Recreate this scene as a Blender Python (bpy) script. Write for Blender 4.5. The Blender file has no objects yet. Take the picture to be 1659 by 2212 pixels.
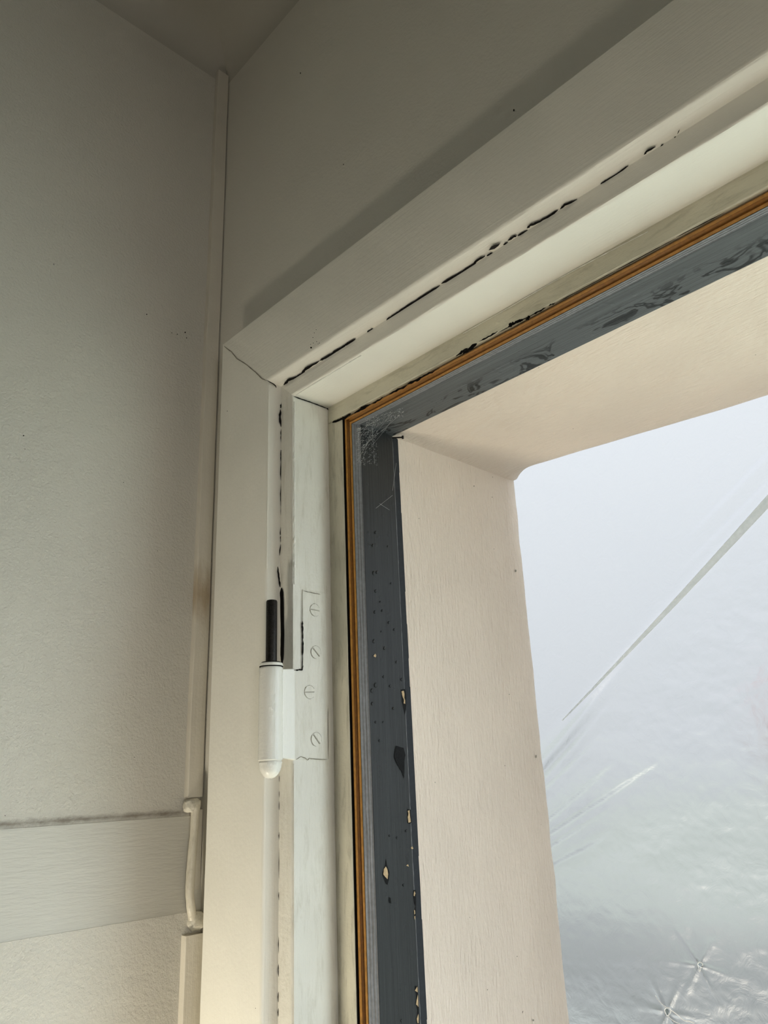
import bpy, bmesh, math, random
from mathutils import Vector, Matrix, noise

# ------------------------------------------------------------------ camera
F_PX = 1641.06
RM = ((0.68637289, 0.72614386, -0.04009184),
      (-0.26553617, 0.19890801, -0.94335897),
      (-0.67703973, 0.65814186, 0.32934252))
Z0 = 1.75                                   # eye height above the floor
scene = bpy.context.scene
COL = scene.collection
cam_d = bpy.data.cameras.new('camera')
cam = bpy.data.objects.new('camera', cam_d)
COL.objects.link(cam)
cam_d.sensor_fit = 'HORIZONTAL'
cam_d.sensor_width = 36.0
cam_d.lens = F_PX * 36.0 / 1659.0
cam_d.clip_start = 0.01
cr, cu, cb = Vector(RM[0]), -Vector(RM[1]), -Vector(RM[2])
cam.matrix_world = Matrix(((cr.x, cu.x, cb.x, 0), (cr.y, cu.y, cb.y, 0), (cr.z, cu.z, cb.z, Z0), (0, 0, 0, 1)))
scene.camera = cam

# ------------------------------------------------------------------ world, lamps, exposure
SKY = (0.80, 0.89, 1.0)
SKY_STRENGTH = 6.0
world = bpy.data.worlds.new('overcast_sky')
scene.world = world
world.use_nodes = True
bg = world.node_tree.nodes['Background']
bg.inputs[0].default_value = (*SKY, 1)
# overcast sky: the zenith is about two and a half times as bright as the horizon
wn = world.node_tree
_tc = wn.nodes.new('ShaderNodeTexCoord'); _sp = wn.nodes.new('ShaderNodeSeparateXYZ')
_mr = wn.nodes.new('ShaderNodeMapRange')
wn.links.new(_tc.outputs['Generated'], _sp.inputs[0]); wn.links.new(_sp.outputs['Z'], _mr.inputs['Value'])
_mr.inputs['To Min'].default_value = 0.62 * SKY_STRENGTH; _mr.inputs['To Max'].default_value = 1.55 * SKY_STRENGTH
wn.links.new(_mr.outputs[0], bg.inputs[1])

def area(name, loc, target, sx, sy, power, col, spread=180):
    d = bpy.data.lights.new(name, 'AREA')
    d.shape = 'RECTANGLE'; d.size = sx; d.size_y = sy; d.energy = power; d.color = col; d.spread = math.radians(spread)
    o = bpy.data.objects.new(name, d); COL.objects.link(o)
    l, t = Vector(loc), Vector(target)
    o.location = l
    o.rotation_euler = (t - l).to_track_quat('-Z', 'Y').to_euler()
    return o
area('low_work_lamp', (-0.515, -0.08, Z0 - 0.60), (-0.50, 0.34, Z0 - 0.57), 0.10, 0.14, 5.0, (1.0, 0.91, 0.73), 156)  # added area light, stands in for warm bounce off the lower left wall
area('room_window_light', (2.4, -1.2, Z0 - 0.5), (-0.58, 0.1, Z0 - 0.25), 1.0, 1.0, 1.5, (1.0, 0.96, 0.90), 40)  # unseen fill added from the right; no window is built there
sun_d = bpy.data.lights.new('sun', 'SUN'); sun_d.energy = 3.6; sun_d.angle = 0.02; sun_d.color = (1.0, 0.95, 0.88)
sun = bpy.data.objects.new('sun', sun_d); COL.objects.link(sun)
sun.rotation_euler = Vector((0.25, 1.0, -1.5)).to_track_quat('-Z', 'Y').to_euler()

scene.view_settings.view_transform = 'Standard'
scene.view_settings.look = 'None'
scene.view_settings.gamma = 1.0
scene.view_settings.use_curve_mapping = False
scene.view_settings.exposure = 0.0
scene.cycles.diffuse_bounces = 6
scene.cycles.max_bounces = 12

# ------------------------------------------------------------------ helpers
random.seed(7)

def ray(px, py):
    a, b, c = px - 829.5, py - 1106.0, F_PX
    return Vector(tuple(RM[0][i] * a + RM[1][i] * b + RM[2][i] * c for i in range(3)))
def at_x(px, py, x):
    d = ray(px, py); return d * (x / d.x)
def at_y(px, py, y):
    d = ray(px, py); return d * (y / d.y)
def at_z(px, py, z):
    d = ray(px, py); return d * (z / d.z)
def W(p):
    return Vector((p[0], p[1], p[2] + Z0))

def tag(o, label=None, cat=None, group=None, kind=None):
    if label: o['label'] = label
    if cat: o['category'] = cat
    if group: o['group'] = group
    if kind: o['kind'] = kind
    return o

def link(name, verts, faces, mat, parent=None, smooth=None, world_z=True):
    """verts are relative to the eye (z=0 at eye height)"""
    me = bpy.data.meshes.new(name)
    vs = [(v[0], v[1], v[2] + (Z0 if world_z else 0)) for v in verts]
    me.from_pydata(vs, [], faces)
    bm = bmesh.new(); bm.from_mesh(me)
    bmesh.ops.recalc_face_normals(bm, faces=bm.faces)
    bm.to_mesh(me); bm.free()
    if smooth is not None:
        me.polygons.foreach_set('use_smooth', [True] * len(me.polygons))
        me.set_sharp_from_angle(angle=math.radians(smooth))
    me.materials.append(mat)
    me.update()
    o = bpy.data.objects.new(name, me); COL.objects.link(o)
    if parent: o.parent = parent; o.matrix_parent_inverse = parent.matrix_world.inverted()
    return o

def empty(name, loc):
    o = bpy.data.objects.new(name, None); COL.objects.link(o)
    o.location = W(loc); o.empty_display_size = 0.05
    o.matrix_world = Matrix.Translation(W(loc))
    return o

# ------------------------------------------------------------------ materials
def nodes(name):
    m = bpy.data.materials.new(name); m.use_nodes = True
    nt = m.node_tree
    return m, nt, nt.nodes['Principled BSDF']

def pos_map(nt, scale):
    g = nt.nodes.new('ShaderNodeNewGeometry')
    mp = nt.nodes.new('ShaderNodeMapping'); mp.inputs['Scale'].default_value = scale
    nt.links.new(g.outputs['Position'], mp.inputs['Vector'])
    return mp.outputs['Vector']

def tex_noise(nt, vec, scale, detail=4, rough=0.55, dist=0.0):
    n = nt.nodes.new('ShaderNodeTexNoise')
    n.inputs['Scale'].default_value = scale; n.inputs['Detail'].default_value = detail
    n.inputs['Roughness'].default_value = rough; n.inputs['Distortion'].default_value = dist
    nt.links.new(vec, n.inputs['Vector'])
    return n.outputs['Fac']

def ramp(nt, fac, stops):
    r = nt.nodes.new('ShaderNodeValToRGB')
    e = r.color_ramp.elements
    e[0].position, e[0].color = stops[0][0], (*stops[0][1], 1)
    e[1].position, e[1].color = stops[-1][0], (*stops[-1][1], 1)
    for p, c in stops[1:-1]:
        k = e.new(p); k.color = (*c, 1)
    nt.links.new(fac, r.inputs['Fac'])
    return r.outputs['Color']

def mix_col(nt, fac, a, b):
    m = nt.nodes.new('ShaderNodeMix'); m.data_type = 'RGBA'
    for s, v in (('A', a), ('B', b)):
        sock = [i for i in m.inputs if i.name == s and i.type == 'RGBA'][0]
        if isinstance(v, tuple): sock.default_value = (*v, 1)
        else: nt.links.new(v, sock)
    if isinstance(fac, float): m.inputs[0].default_value = fac
    else: nt.links.new(fac, m.inputs[0])
    return [o for o in m.outputs if o.type == 'RGBA'][0]

def math_node(nt, op, a, b=None):
    m = nt.nodes.new('ShaderNodeMath'); m.operation = op
    for i, v in ((0, a), (1, b)):
        if v is None: continue
        if isinstance(v, (int, float)): m.inputs[i].default_value = v
        else: nt.links.new(v, m.inputs[i])
    return m.outputs[0]

def bump(nt, bsdf, layers):
    """layers: (height socket, strength, distance)"""
    prev = None
    for h, s, d in layers:
        b = nt.nodes.new('ShaderNodeBump')
        b.inputs['Strength'].default_value = s; b.inputs['Distance'].default_value = d
        nt.links.new(h, b.inputs['Height'])
        if prev: nt.links.new(prev, b.inputs['Normal'])
        prev = b.outputs['Normal']
    nt.links.new(prev, bsdf.inputs['Normal'])

AX = {'x': (8, 900, 900), 'z': (900, 900, 8), 'y': (900, 8, 900)}
def paint(name, col, axis='z', rough=0.4, streak=0.25, specks=True, dirt=None, lump=0.25, blotch=0.05):
    m, nt, b = nodes(name)
    v = pos_map(nt, AX[axis])
    st = tex_noise(nt, v, 1.0, 3, 0.6)
    g = pos_map(nt, (1, 1, 1))
    big = tex_noise(nt, g, 14.0, 3)
    lum = tex_noise(nt, g, 260.0, 3)
    c0 = tuple(max(0, x * (1 - blotch)) for x in col); c1 = tuple(min(1, x * (1 + blotch)) for x in col)
    c = ramp(nt, big, [(0.35, c0), (0.65, c1)])
    if dirt:
        dn = tex_noise(nt, pos_map(nt, tuple(min(q * 4, 190) for q in AX[axis])), 1.0, 6, 0.75, 0.4)
        f = ramp(nt, dn, [(0.50, (0, 0, 0)), (0.78, (0.7, 0.7, 0.7))])
        c = mix_col(nt, f, c, dirt)
    if specks:
        sn = tex_noise(nt, g, 420.0, 2, 0.5)
        f = ramp(nt, sn, [(0.835, (0, 0, 0)), (0.85, (0.75, 0.75, 0.75))])
        c = mix_col(nt, f, c, (0.05, 0.045, 0.03))
    nt.links.new(c, b.inputs['Base Color'])
    b.inputs['Roughness'].default_value = rough
    bump(nt, b, [(st, streak, 0.0007), (lum, lump, 0.0009)])
    return m

WHITE = (0.83, 0.805, 0.72)
M = {}
M['paint_v'] = paint('cream_paint_upright', WHITE, 'z', 0.34, 0.30, blotch=0.03)
M['paint_h'] = paint('cream_paint_level', WHITE, 'x', 0.34, 0.30, blotch=0.03)
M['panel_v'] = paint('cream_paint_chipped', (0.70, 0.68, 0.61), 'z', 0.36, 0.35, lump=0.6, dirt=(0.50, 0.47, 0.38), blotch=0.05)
M['stop_v'] = paint('grimy_paint_upright', (0.56, 0.53, 0.42), 'z', 0.38, 0.3, lump=0.5, dirt=(0.16, 0.14, 0.09), blotch=0.08)
M['stop_h'] = paint('grimy_paint_level', (0.58, 0.55, 0.43), 'x', 0.38, 0.3, lump=0.5, dirt=(0.24, 0.22, 0.15), blotch=0.08)
M['hinge'] = paint('hinge_paint', (0.80, 0.79, 0.73), 'z', 0.22, 0.3, lump=0.5, specks=False, blotch=0.02)
M['trunk'] = paint('trunking_paint', (0.64, 0.60, 0.51), 'z', 0.5, 0.25, lump=0.35)

def wall_mat(name, col, grain, relief, rough=0.55, stretch=(1, 1, 1), dirt_line=None):
    m, nt, b = nodes(name)
    g = pos_map(nt, stretch)
    n1 = tex_noise(nt, g, grain, 5, 0.6, 0.15)
    n2 = tex_noise(nt, g, grain * 0.23, 2, 0.5)
    big = tex_noise(nt, pos_map(nt, (1, 1, 1)), 5.0, 3)
    c = ramp(nt, big, [(0.35, tuple(x * 0.97 for x in col)), (0.65, tuple(min(1, x * 1.03) for x in col))])
    if dirt_line is not None:
        ge = nt.nodes.new('ShaderNodeNewGeometry'); sp = nt.nodes.new('ShaderNodeSeparateXYZ')
        nt.links.new(ge.outputs['Position'], sp.inputs[0])
        d = math_node(nt, 'ABSOLUTE', math_node(nt, 'SUBTRACT', sp.outputs['Z'], dirt_line + 0.003))
        wob = tex_noise(nt, pos_map(nt, (1, 70, 160)), 1.2, 5, 0.7)
        f = math_node(nt, 'SUBTRACT', math_node(nt, 'MULTIPLY', wob, 1.5), math_node(nt, 'DIVIDE', d, 0.0042))
        f = ramp(nt, f, [(0.0, (0, 0, 0)), (0.85, (0.7, 0.7, 0.7))])
        c = mix_col(nt, f, c, (0.11, 0.07, 0.035))
    sn = tex_noise(nt, pos_map(nt, (1, 1, 1)), 190.0, 1, 0.4)
    f = ramp(nt, sn, [(0.85, (0, 0, 0)), (0.86, (0.6, 0.6, 0.6))])
    c = mix_col(nt, f, c, (0.05, 0.045, 0.035))
    nt.links.new(c, b.inputs['Base Color'])
    b.inputs['Roughness'].default_value = rough
    bump(nt, b, [(n2, relief * 0.5, 0.003), (n1, relief, 0.0016)])
    return m

WALLC = (0.65, 0.625, 0.555)
M['wall'] = wall_mat('roller_painted_wall', WALLC, 430.0, 0.65, 0.45, dirt_line=Z0 - 0.0228)
M['wall_back'] = wall_mat('painted_window_wall', WALLC, 420.0, 0.22, 0.6)
M['wall_far'] = wall_mat('far_wall_paint', (0.30, 0.28, 0.24), 420.0, 0.1, 0.7)
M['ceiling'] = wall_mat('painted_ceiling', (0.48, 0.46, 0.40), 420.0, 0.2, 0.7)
M['rail'] = wall_mat('painted_rail_board', (0.64, 0.62, 0.55), 520.0, 0.34, 0.42, (1, 0.13, 1))
M['floor'] = wall_mat('floor_boards', (0.16, 0.10, 0.06), 60.0, 0.1, 0.5)

def add_stain(mat, p, rz, col):
    nt = mat.node_tree; b = nt.nodes['Principled BSDF']
    src = b.inputs['Base Color'].links[0].from_socket
    g = nt.nodes.new('ShaderNodeNewGeometry'); s = nt.nodes.new('ShaderNodeSeparateXYZ')
    nt.links.new(g.outputs['Position'], s.inputs[0])
    d = math_node(nt, 'ABSOLUTE', math_node(nt, 'SUBTRACT', s.outputs['Z'], p))
    f = math_node(nt, 'SUBTRACT', math_node(nt, 'MULTIPLY', tex_noise(nt, pos_map(nt, (150, 150, 30)), 1.0, 4), 1.7), math_node(nt, 'DIVIDE', d, rz))
    f = ramp(nt, f, [(0.0, (0, 0, 0)), (0.9, (0.6, 0.6, 0.6))])
    nt.links.new(mix_col(nt, f, src, col), b.inputs['Base Color'])

def plaster(name, col, stretch):
    m, nt, b = nodes(name)
    g = pos_map(nt, stretch)
    n1 = tex_noise(nt, g, 1.0, 4, 0.6, 0.3)
    g1 = pos_map(nt, (1, 1, 1))
    n2 = tex_noise(nt, g1, 22.0, 3, 0.55, 0.6)
    big = tex_noise(nt, g1, 7.0, 3)
    c = ramp(nt, big, [(0.35, tuple(x * 0.95 for x in col)), (0.65, tuple(min(1, x * 1.05) for x in col))])
    sn = tex_noise(nt, g1, 230.0, 1, 0.4)
    f = ramp(nt, sn, [(0.835, (0, 0, 0)), (0.85, (0.8, 0.8, 0.8))])
    c = mix_col(nt, f, c, (0.12, 0.08, 0.05))
    nt.links.new(c, b.inputs['Base Color']); b.inputs['Roughness'].default_value = 0.75
    n3 = tex_noise(nt, g1, 170.0, 4, 0.65, 0.3)
    bump(nt, b, [(n2, 0.8, 0.0045), (n3, 0.45, 0.0016), (n1, 0.9, 0.0018)])
    return m
PL = (0.80, 0.69, 0.585)
M['plaster_v'] = plaster('reveal_plaster_upright', PL, (430, 430, 75))
M['plaster_h'] = plaster('reveal_plaster_level', PL, (75, 430, 430))

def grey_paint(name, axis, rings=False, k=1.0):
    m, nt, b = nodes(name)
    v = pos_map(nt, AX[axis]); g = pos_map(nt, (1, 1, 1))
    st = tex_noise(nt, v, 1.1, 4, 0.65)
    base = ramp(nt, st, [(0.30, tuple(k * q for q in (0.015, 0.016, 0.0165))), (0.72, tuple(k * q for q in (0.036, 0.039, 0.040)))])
    if rings:
        w = tex_noise(nt, pos_map(nt, (34, 60, 34)), 1.0, 3, 0.6, 1.0)
        r = math_node(nt, 'ABSOLUTE', math_node(nt, 'SUBTRACT', w, 0.56))
        r = ramp(nt, r, [(0.018, (1, 1, 1)), (0.05, (0, 0, 0))])
        ge = nt.nodes.new('ShaderNodeNewGeometry'); sp = nt.nodes.new('ShaderNodeSeparateXYZ')
        nt.links.new(ge.outputs['Position'], sp.inputs[0])
        mr = nt.nodes.new('ShaderNodeMapRange')
        mr.inputs['From Min'].default_value = 0.390; mr.inputs['From Max'].default_value = 0.401
        nt.links.new(sp.outputs['Y'], mr.inputs['Value'])
        f = math_node(nt, 'MULTIPLY', r, mr.outputs[0])
        base = mix_col(nt, f, base, (0.012, 0.013, 0.012))
    nt.links.new(base, b.inputs['Base Color'])
    b.inputs['Roughness'].default_value = 0.42; b.inputs['Specular IOR Level'].default_value = 0.30
    vo = nt.nodes.new('ShaderNodeTexVoronoi'); vo.inputs['Scale'].default_value = 170.0
    nt.links.new(g, vo.inputs['Vector'])
    bl = ramp(nt, vo.outputs['Distance'], [(0.10, (1, 1, 1)), (0.32, (0, 0, 0))])
    gate = ramp(nt, tex_noise(nt, g, 60.0, 2), [(0.54, (0, 0, 0)), (0.60, (1, 1, 1))])
    h = math_node(nt, 'MULTIPLY', bl, gate)
    bump(nt, b, [(st, 0.40, 0.0009), (h, 0.4, 0.0006)])
    return m
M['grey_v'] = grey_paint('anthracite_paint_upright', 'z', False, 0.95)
M['grey_h'] = grey_paint('anthracite_paint_level', 'x', True, 3.6)  # same paint, colour lifted for light reflected by the head, partly for weathering

def plain(name, col, rough=0.5, metal=0.0, nscale=200.0, amp=0.25, bs=0.2, bd=0.0004, spec=0.5):
    m, nt, b = nodes(name)
    n = tex_noise(nt, pos_map(nt, (1, 1, 1)), nscale, 4)
    c = ramp(nt, n, [(0.3, tuple(x * (1 - amp) for x in col)), (0.7, tuple(min(1, x * (1 + amp)) for x in col))])
    nt.links.new(c, b.inputs['Base Color'])
    b.inputs['Roughness'].default_value = rough; b.inputs['Metallic'].default_value = metal
    b.inputs['Specular IOR Level'].default_value = spec
    bump(nt, b, [(n, bs, bd)])
    return m
M['seal'] = plain('amber_rubber', (0.36, 0.165, 0.03), 0.42, nscale=300, amp=0.2)
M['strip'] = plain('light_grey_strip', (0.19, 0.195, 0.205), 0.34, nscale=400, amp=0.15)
M['lip'] = plain('slate_grey_lip', (0.026, 0.029, 0.034), 0.6, nscale=300, amp=0.15, spec=0.2)
M['black'] = plain('black_gap', (0.006, 0.0055, 0.005), 0.9, spec=0.05)
M['crack'] = plain('crack_dark', (0.012, 0.011, 0.010), 0.9, spec=0.05)
M['fine'] = plain('fine_crack', (0.26, 0.24, 0.19), 0.9, spec=0.1)
M['steel'] = plain('black_steel', (0.018, 0.016, 0.014), 0.38, 0.6, 900, 0.5, 0.6, 0.0005)
M['wood'] = plain('bare_wood', (0.50, 0.36, 0.20), 0.7, nscale=500, amp=0.2)
M['tar'] = plain('black_blister', (0.005, 0.005, 0.005), 0.5, nscale=700, amp=0.4, bs=0.8, bd=0.0008, spec=0.12)
M['web'] = plain('web_silk', (0.75, 0.76, 0.75), 0.8)
M['cable'] = paint('cable_paint', (0.62, 0.58, 0.48), 'z', 0.42, 0.3, lump=0.6, dirt=(0.30, 0.26, 0.18))
M['filler'] = plain('filler', (0.60, 0.57, 0.48), 0.6, nscale=350, amp=0.12, bs=0.6, bd=0.0012)

add_stain(M['trunk'], Z0 + at_x(440, 1285, -0.5727).z, 0.035, (0.30, 0.19, 0.07))

# ------------------------------------------------------------------ frame section: (x for the jamb, depth y, z for the head)
XC, ZC = 0.10, -0.36            # centre of the opening
def mirror(p, side):
    x, y, z = p
    return x, y, z

def rounded(pts, radii, n=5):
    """round the corners of an open 3D profile polyline; radii in metres, 0 keeps the corner"""
    out = []
    for i, p in enumerate(pts):
        r = radii[i]
        if r == 0 or i == 0 or i == len(pts) - 1:
            out.append(Vector(p)); continue
        P, A, B = Vector(p), Vector(pts[i - 1]), Vector(pts[i + 1])
        def toward(Q):
            d2 = math.hypot(Q.x - P.x, Q.y - P.y)
            return P.lerp(Q, min(0.49, r / max(d2, 1e-6)))
        a, b = toward(A), toward(B)
        for k in range(n + 1):
            t = k / n
            out.append(a * (1 - t) ** 2 + P * 2 * t * (1 - t) + b * t * t)
    return out

def member(name, prof, side, mat, parent, seg=90, jit=0.00012, fix_z=None, fix_x=None, smooth=35):
    n = len(prof)
    verts, faces = [], []
    for s in range(seg + 1):
        t = s / seg
        t = t ** 1.5 if side in 'LT' else t
        for i, p in enumerate(prof):
            x, y, z = p
            xm, zm = 2 * XC - x, 2 * ZC - z
            if side == 'L':
                z1 = fix_z if fix_z is not None else z
                q = Vector((x, y, z1 + (zm - z1) * t))
            elif side == 'T':
                x1 = fix_x if fix_x is not None else x
                q = Vector((x1 + (xm - x1) * t, y, z))
            elif side == 'R':
                q = Vector((xm, y, z + (zm - z) * t))
            else:
                q = Vector((x + (xm - x) * t, y, zm))
            if jit:
                w = noise.noise(q * 45.0 + Vector((i * 3.1, 0, 0))) + 0.5 * noise.noise(q * 190.0 + Vector((0, i * 2.3, 0)))
                if side in 'LR': q.x += w * jit
                else: q.z += w * jit
                q.y += w * jit * 0.6
            verts.append(q)
    for s in range(seg):
        for i in range(n):
            j = (i + 1) % n
            a, b = s * n + i, s * n + j
            faces.append((a, b, b + n, a + n))
    faces.append(tuple(range(n))); faces.append(tuple(seg * n + i for i in range(n)))
    return link(name, verts, faces, mat, parent, smooth)

Y_F, Y_S, Y_W = 0.320, 0.331, 0.342
XB, ZB_ = -0.456, 0.3080          # inner edge of the architrave
XP, ZP = -0.441, 0.294            # frame face towards the opening
Y_Q = 0.368
XO, ZO = -0.4233, 0.2795          # end of the rebate stop
XG, ZG = -0.4125, 0.2712          # grey outer frame face
Y_G = 0.4152
XR, ZR = -0.4165, 0.2735          # plaster reveal

win = empty('window_1', (XP, Y_S, 2 * ZC - ZP))
tag(win, 'old cream painted window frame with mitred architrave, amber seal and dark grey outer rebate', 'window', kind='structure')

arch = rounded([(-0.532, 0.3428, 0.3805), (-0.532, Y_F, 0.3805), (-0.4592, Y_F, 0.3115), (XB, Y_S + 0.0002, ZB_), (-0.484, Y_S + 0.0002, 0.334), (-0.484, 0.3428, 0.334)],
               [0, 0.0016, 0.0026, 0, 0, 0], 6)
lining = rounded([(-0.483, 0.372, 0.333), (-0.483, Y_S, 0.333), (XP, Y_S, ZP), (XP, Y_Q, ZP), (-0.452, 0.372, 0.304)], [0, 0, 0.0022, 0, 0], 5)
stop = rounded([(-0.452, 0.383, 0.303), (-0.452, Y_Q, 0.303), (XO, Y_Q, ZO), (XO, 0.383, ZO)], [0, 0, 0.0012, 0], 4)
gap = [Vector(p) for p in ((XO - 0.004, 0.3775, ZO + 0.004), (XO + 0.0075, 0.3775, ZO - 0.0075), (XO + 0.0075, 0.3825, ZO - 0.0075), (XO - 0.004, 0.3825, ZO + 0.004))]
gap_l = [Vector(p) for p in ((XO - 0.0003, 0.3687, ZO), (XO + 0.0004, 0.3687, ZO), (XO + 0.0004, 0.3775, ZO), (XO + 0.0075, 0.3775, ZO - 0.0075), (XO + 0.0075, 0.3825, ZO - 0.0075), (XO - 0.004, 0.3825, ZO))]
sl, sr = Vector((-0.4215, 0.3694, 0.2772)), Vector((-0.4175, 0.3732, 0.2722))
inn = Vector((-0.0011, 0.0012, 0.0011))
seal = [sl + inn * 3, sl + inn * 0.3, sl.lerp(sr, 0.05), sl.lerp(sr, 0.26), sl.lerp(sr, 0.33) + inn * 1.7, sl.lerp(sr, 0.66) + inn * 1.7,
        sl.lerp(sr, 0.72), sl.lerp(sr, 0.95), sr + inn * 0.3, sr + inn * 3]
gc = sr + Vector((0.0001, 0.0002, -0.0001))
grey = rounded([(-0.445, 0.383, 0.300), (XG - 0.001, 0.3800, ZG + 0.001), (XG, 0.3785, ZG), (XG, Y_G, ZG), (-0.4168, Y_G + 0.0008, 0.2740), (-0.445, Y_G + 0.0008, 0.300)],
               [0, 0, 0, 0.0016, 0, 0], 4)
lip = [Vector(p) for p in ((-0.445, Y_G + 0.0009, 0.300), (-0.4164, Y_G + 0.0009, 0.2775), (-0.4164, 0.4250, 0.2775), (-0.445, 0.4250, 0.300))]
d1, d2 = gc, Vector((XG - 0.0002, 0.3784, ZG + 0.0001))
fl_in = Vector((-0.0004, 0.0004, 0.0004))
flute = [d1 + fl_in * 4, d1] + [d1.lerp(d2, t) + fl_in * q for t, q in ((0.2, 0), (0.26, 0.5), (0.32, 0), (0.5, 0), (0.56, 0.5), (0.62, 0), (0.8, 0), (0.86, 0.5), (0.92, 0))] + [d2, d2 + fl_in * 4]

SIDES = (('L', 'v'), ('T', 'h'), ('R', 'v'), ('B', 'h'))
for sd, ax in SIDES:
    vis = sd in 'LT'
    sg = 120 if vis else 4
    jt = 0.00012 if vis else 0.0
    member('architrave', arch, sd, M['paint_' + ax], win, sg, jt * 1.4)
    member('frame_lining', lining, sd, M['panel_v'] if sd == 'L' else M['paint_' + ax], win, sg, jt * 2.2)
    member('rebate_stop', stop, sd, M['stop_' + ax], win, sg, jt * 1.4,
           fix_z=ZO - 0.0006 if sd == 'L' else None, fix_x=XP + 0.0004 if sd == 'T' else None)
    member('shadow_gap', gap_l if sd == 'L' else gap, sd, M['black'], win, 2, 0)
    member('rubber_seal', seal, sd, M['seal'], win, sg, jt * 0.5, smooth=50)
    member('weather_strip', flute, sd, M['strip'], win, sg, jt * 0.4)
    member('frame_lip', lip, sd, M['lip'], win, 2, 0)
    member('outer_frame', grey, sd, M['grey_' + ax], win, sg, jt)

# ------------------------------------------------------------------ walls
X_LW, X_LL = -0.579, -0.571
Z_R1, Z_R2 = -0.0228, -0.0902
Z_C = 0.782
X_E, Y_N = 3.0, -3.6           # far sides of the room
FL = -Z0

def grid(name, fn, nu, nv, mat, parent=None, smooth=60):
    verts = [fn(i / nu, j / nv) for j in range(nv + 1) for i in range(nu + 1)]
    faces = [(j * (nu + 1) + i, j * (nu + 1) + i + 1, (j + 1) * (nu + 1) + i + 1, (j + 1) * (nu + 1) + i) for j in range(nv) for i in range(nu)]
    return link(name, verts, faces, mat, parent, smooth)

def box(name, a, b, mat, parent=None, bev=0.0, seg=2):
    bm = bmesh.new()
    bmesh.ops.create_cube(bm, size=1.0)
    for v in bm.verts:
        v.co = Vector((a[k] + (b[k] - a[k]) * (v.co[k] + 0.5) for k in range(3)))
    if bev: bmesh.ops.bevel(bm, geom=bm.edges[:], offset=bev, segments=seg, affect='EDGES', profile=0.5)
    vs = [v.co.copy() for v in bm.verts]; fs = [tuple(v.index for v in f.verts) for f in bm.faces]
    bm.free()
    return link(name, vs, fs, mat, parent, 40 if bev else None)

# left wall: upper and lower field, sheet thickness behind
T = 0.12
box('wall_left', (X_LW - T, Y_N, Z_R1), (X_LW, Y_W + 0.2, Z_C + 0.1), M['wall'])
tag(bpy.data.objects['wall_left'], 'greyish cream roller painted wall left of the window, above the rail', 'wall', kind='structure')
wl = box('wall_left_lower', (X_LL - T, Y_N, FL), (X_LL, Y_W + 0.2, Z_R2), M['wall'])
tag(wl, 'bright warm lit lower wall below the rail at bottom left', 'wall', kind='structure')
rail_v = [(X_LW - T, Y_N, Z_R1), (X_LW + 0.0012, Y_N, Z_R1), (X_LL - 0.0005, Y_N, Z_R2), (X_LW - T, Y_N, Z_R2)]
rv = rail_v + [(p[0], Y_W + 0.2, p[2]) for p in rail_v]
o = link('trim_1', rv, [(0, 1, 2, 3), (7, 6, 5, 4), (0, 4, 5, 1), (1, 5, 6, 2), (2, 6, 7, 3), (3, 7, 4, 0)], M['rail'])
tag(o, 'wide painted rail board running along the left wall', 'rail', kind='structure')

# window wall with the opening: four slabs joined in one mesh
def slab_wall(name, x0, x1, z0, z1, hx0, hx1, hz0, hz1, y0, y1, mat):
    bm = bmesh.new()
    for a, b in (((x0, z0), (hx0, z1)), ((hx1, z0), (x1, z1)), ((hx0, z0), (hx1, hz0)), ((hx0, hz1), (hx1, z1))):
        r = bmesh.ops.create_cube(bm, size=1.0)
        for v in r['verts']:
            v.co = Vector((a[0] + (b[0] - a[0]) * (v.co.x + 0.5), y0 + (y1 - y0) * (v.co.y + 0.5), a[1] + (b[1] - a[1]) * (v.co.z + 0.5)))
    vs = [v.co.copy() for v in bm.verts]; fs = [tuple(v.index for v in f.verts) for f in bm.faces]
    bm.free()
    return link(name, vs, fs, mat)
xm, zm = (lambda x: 2 * XC - x), (lambda z: 2 * ZC - z)
HX, HZ = -0.470, 0.320
wb = slab_wall('wall_window', X_LW - T, X_E, FL, Z_C + 0.1, HX, xm(HX), zm(HZ), HZ, Y_W, 0.40, M['wall_back'])
tag(wb, 'shaded wall above and around the window beside the ceiling corner', 'wall', kind='structure')

# masonry reveal (plaster skin) outside the frame
def edge_y(s):                      # uneven outer arris of the left reveal, s = height
    return 0.5905 + 0.0016 * noise.noise(Vector((3.0, 0, s * 9))) + 0.0012 * noise.noise(Vector((8.0, 0, s * 40)))
def edge_top(x):                    # uneven outer arris of the head
    k = (x + 0.368) / 0.192
    base = 0.5745 + (0.6037 - 0.5745) * max(-0.3, min(1.6, k)) + 0.004 * max(0, k - 0.1) * (1 - min(1, k))
    return base + 0.0012 * noise.noise(Vector((1.0, x * 22, 0)))
LX = XR - 0.0006
def rev_left(u, v):
    z = 0.292 + (zm(ZR) - 0.292) * (v ** 1.5)
    y = 0.4246 + (edge_y(z) + 0.003 - 0.4246) * u
    e = max(0, (u - 0.93) / 0.07)
    x = XR - 0.005 * e * e + 0.0007 * noise.noise(Vector((0, y * 26, z * 20)))
    return Vector((x, y, z))
def rev_top(u, v):
    x = -0.430 + (xm(XR) + 0.43) * (u ** 1.6)
    ye = edge_top(x)
    cr = max(0.0, min(1.0, (x + 0.4165) / 0.045))
    ye = ye * cr + 0.590 * (1 - cr) - 0.006 * math.sin(math.pi * cr)
    y = 0.4170 + (ye + 0.003 - 0.4170) * v
    e = max(0, (v - 0.93) / 0.07)
    z = ZR + 0.004 * e * e + 0.0007 * noise.noise(Vector((x * 20, y * 26, 5.0))) + (0.0022 * (1 - v) if False else 0)
    return Vector((x, y, z))
rl = grid('reveal_jamb', rev_left, 40, 140, M['plaster_v'], wb)
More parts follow.
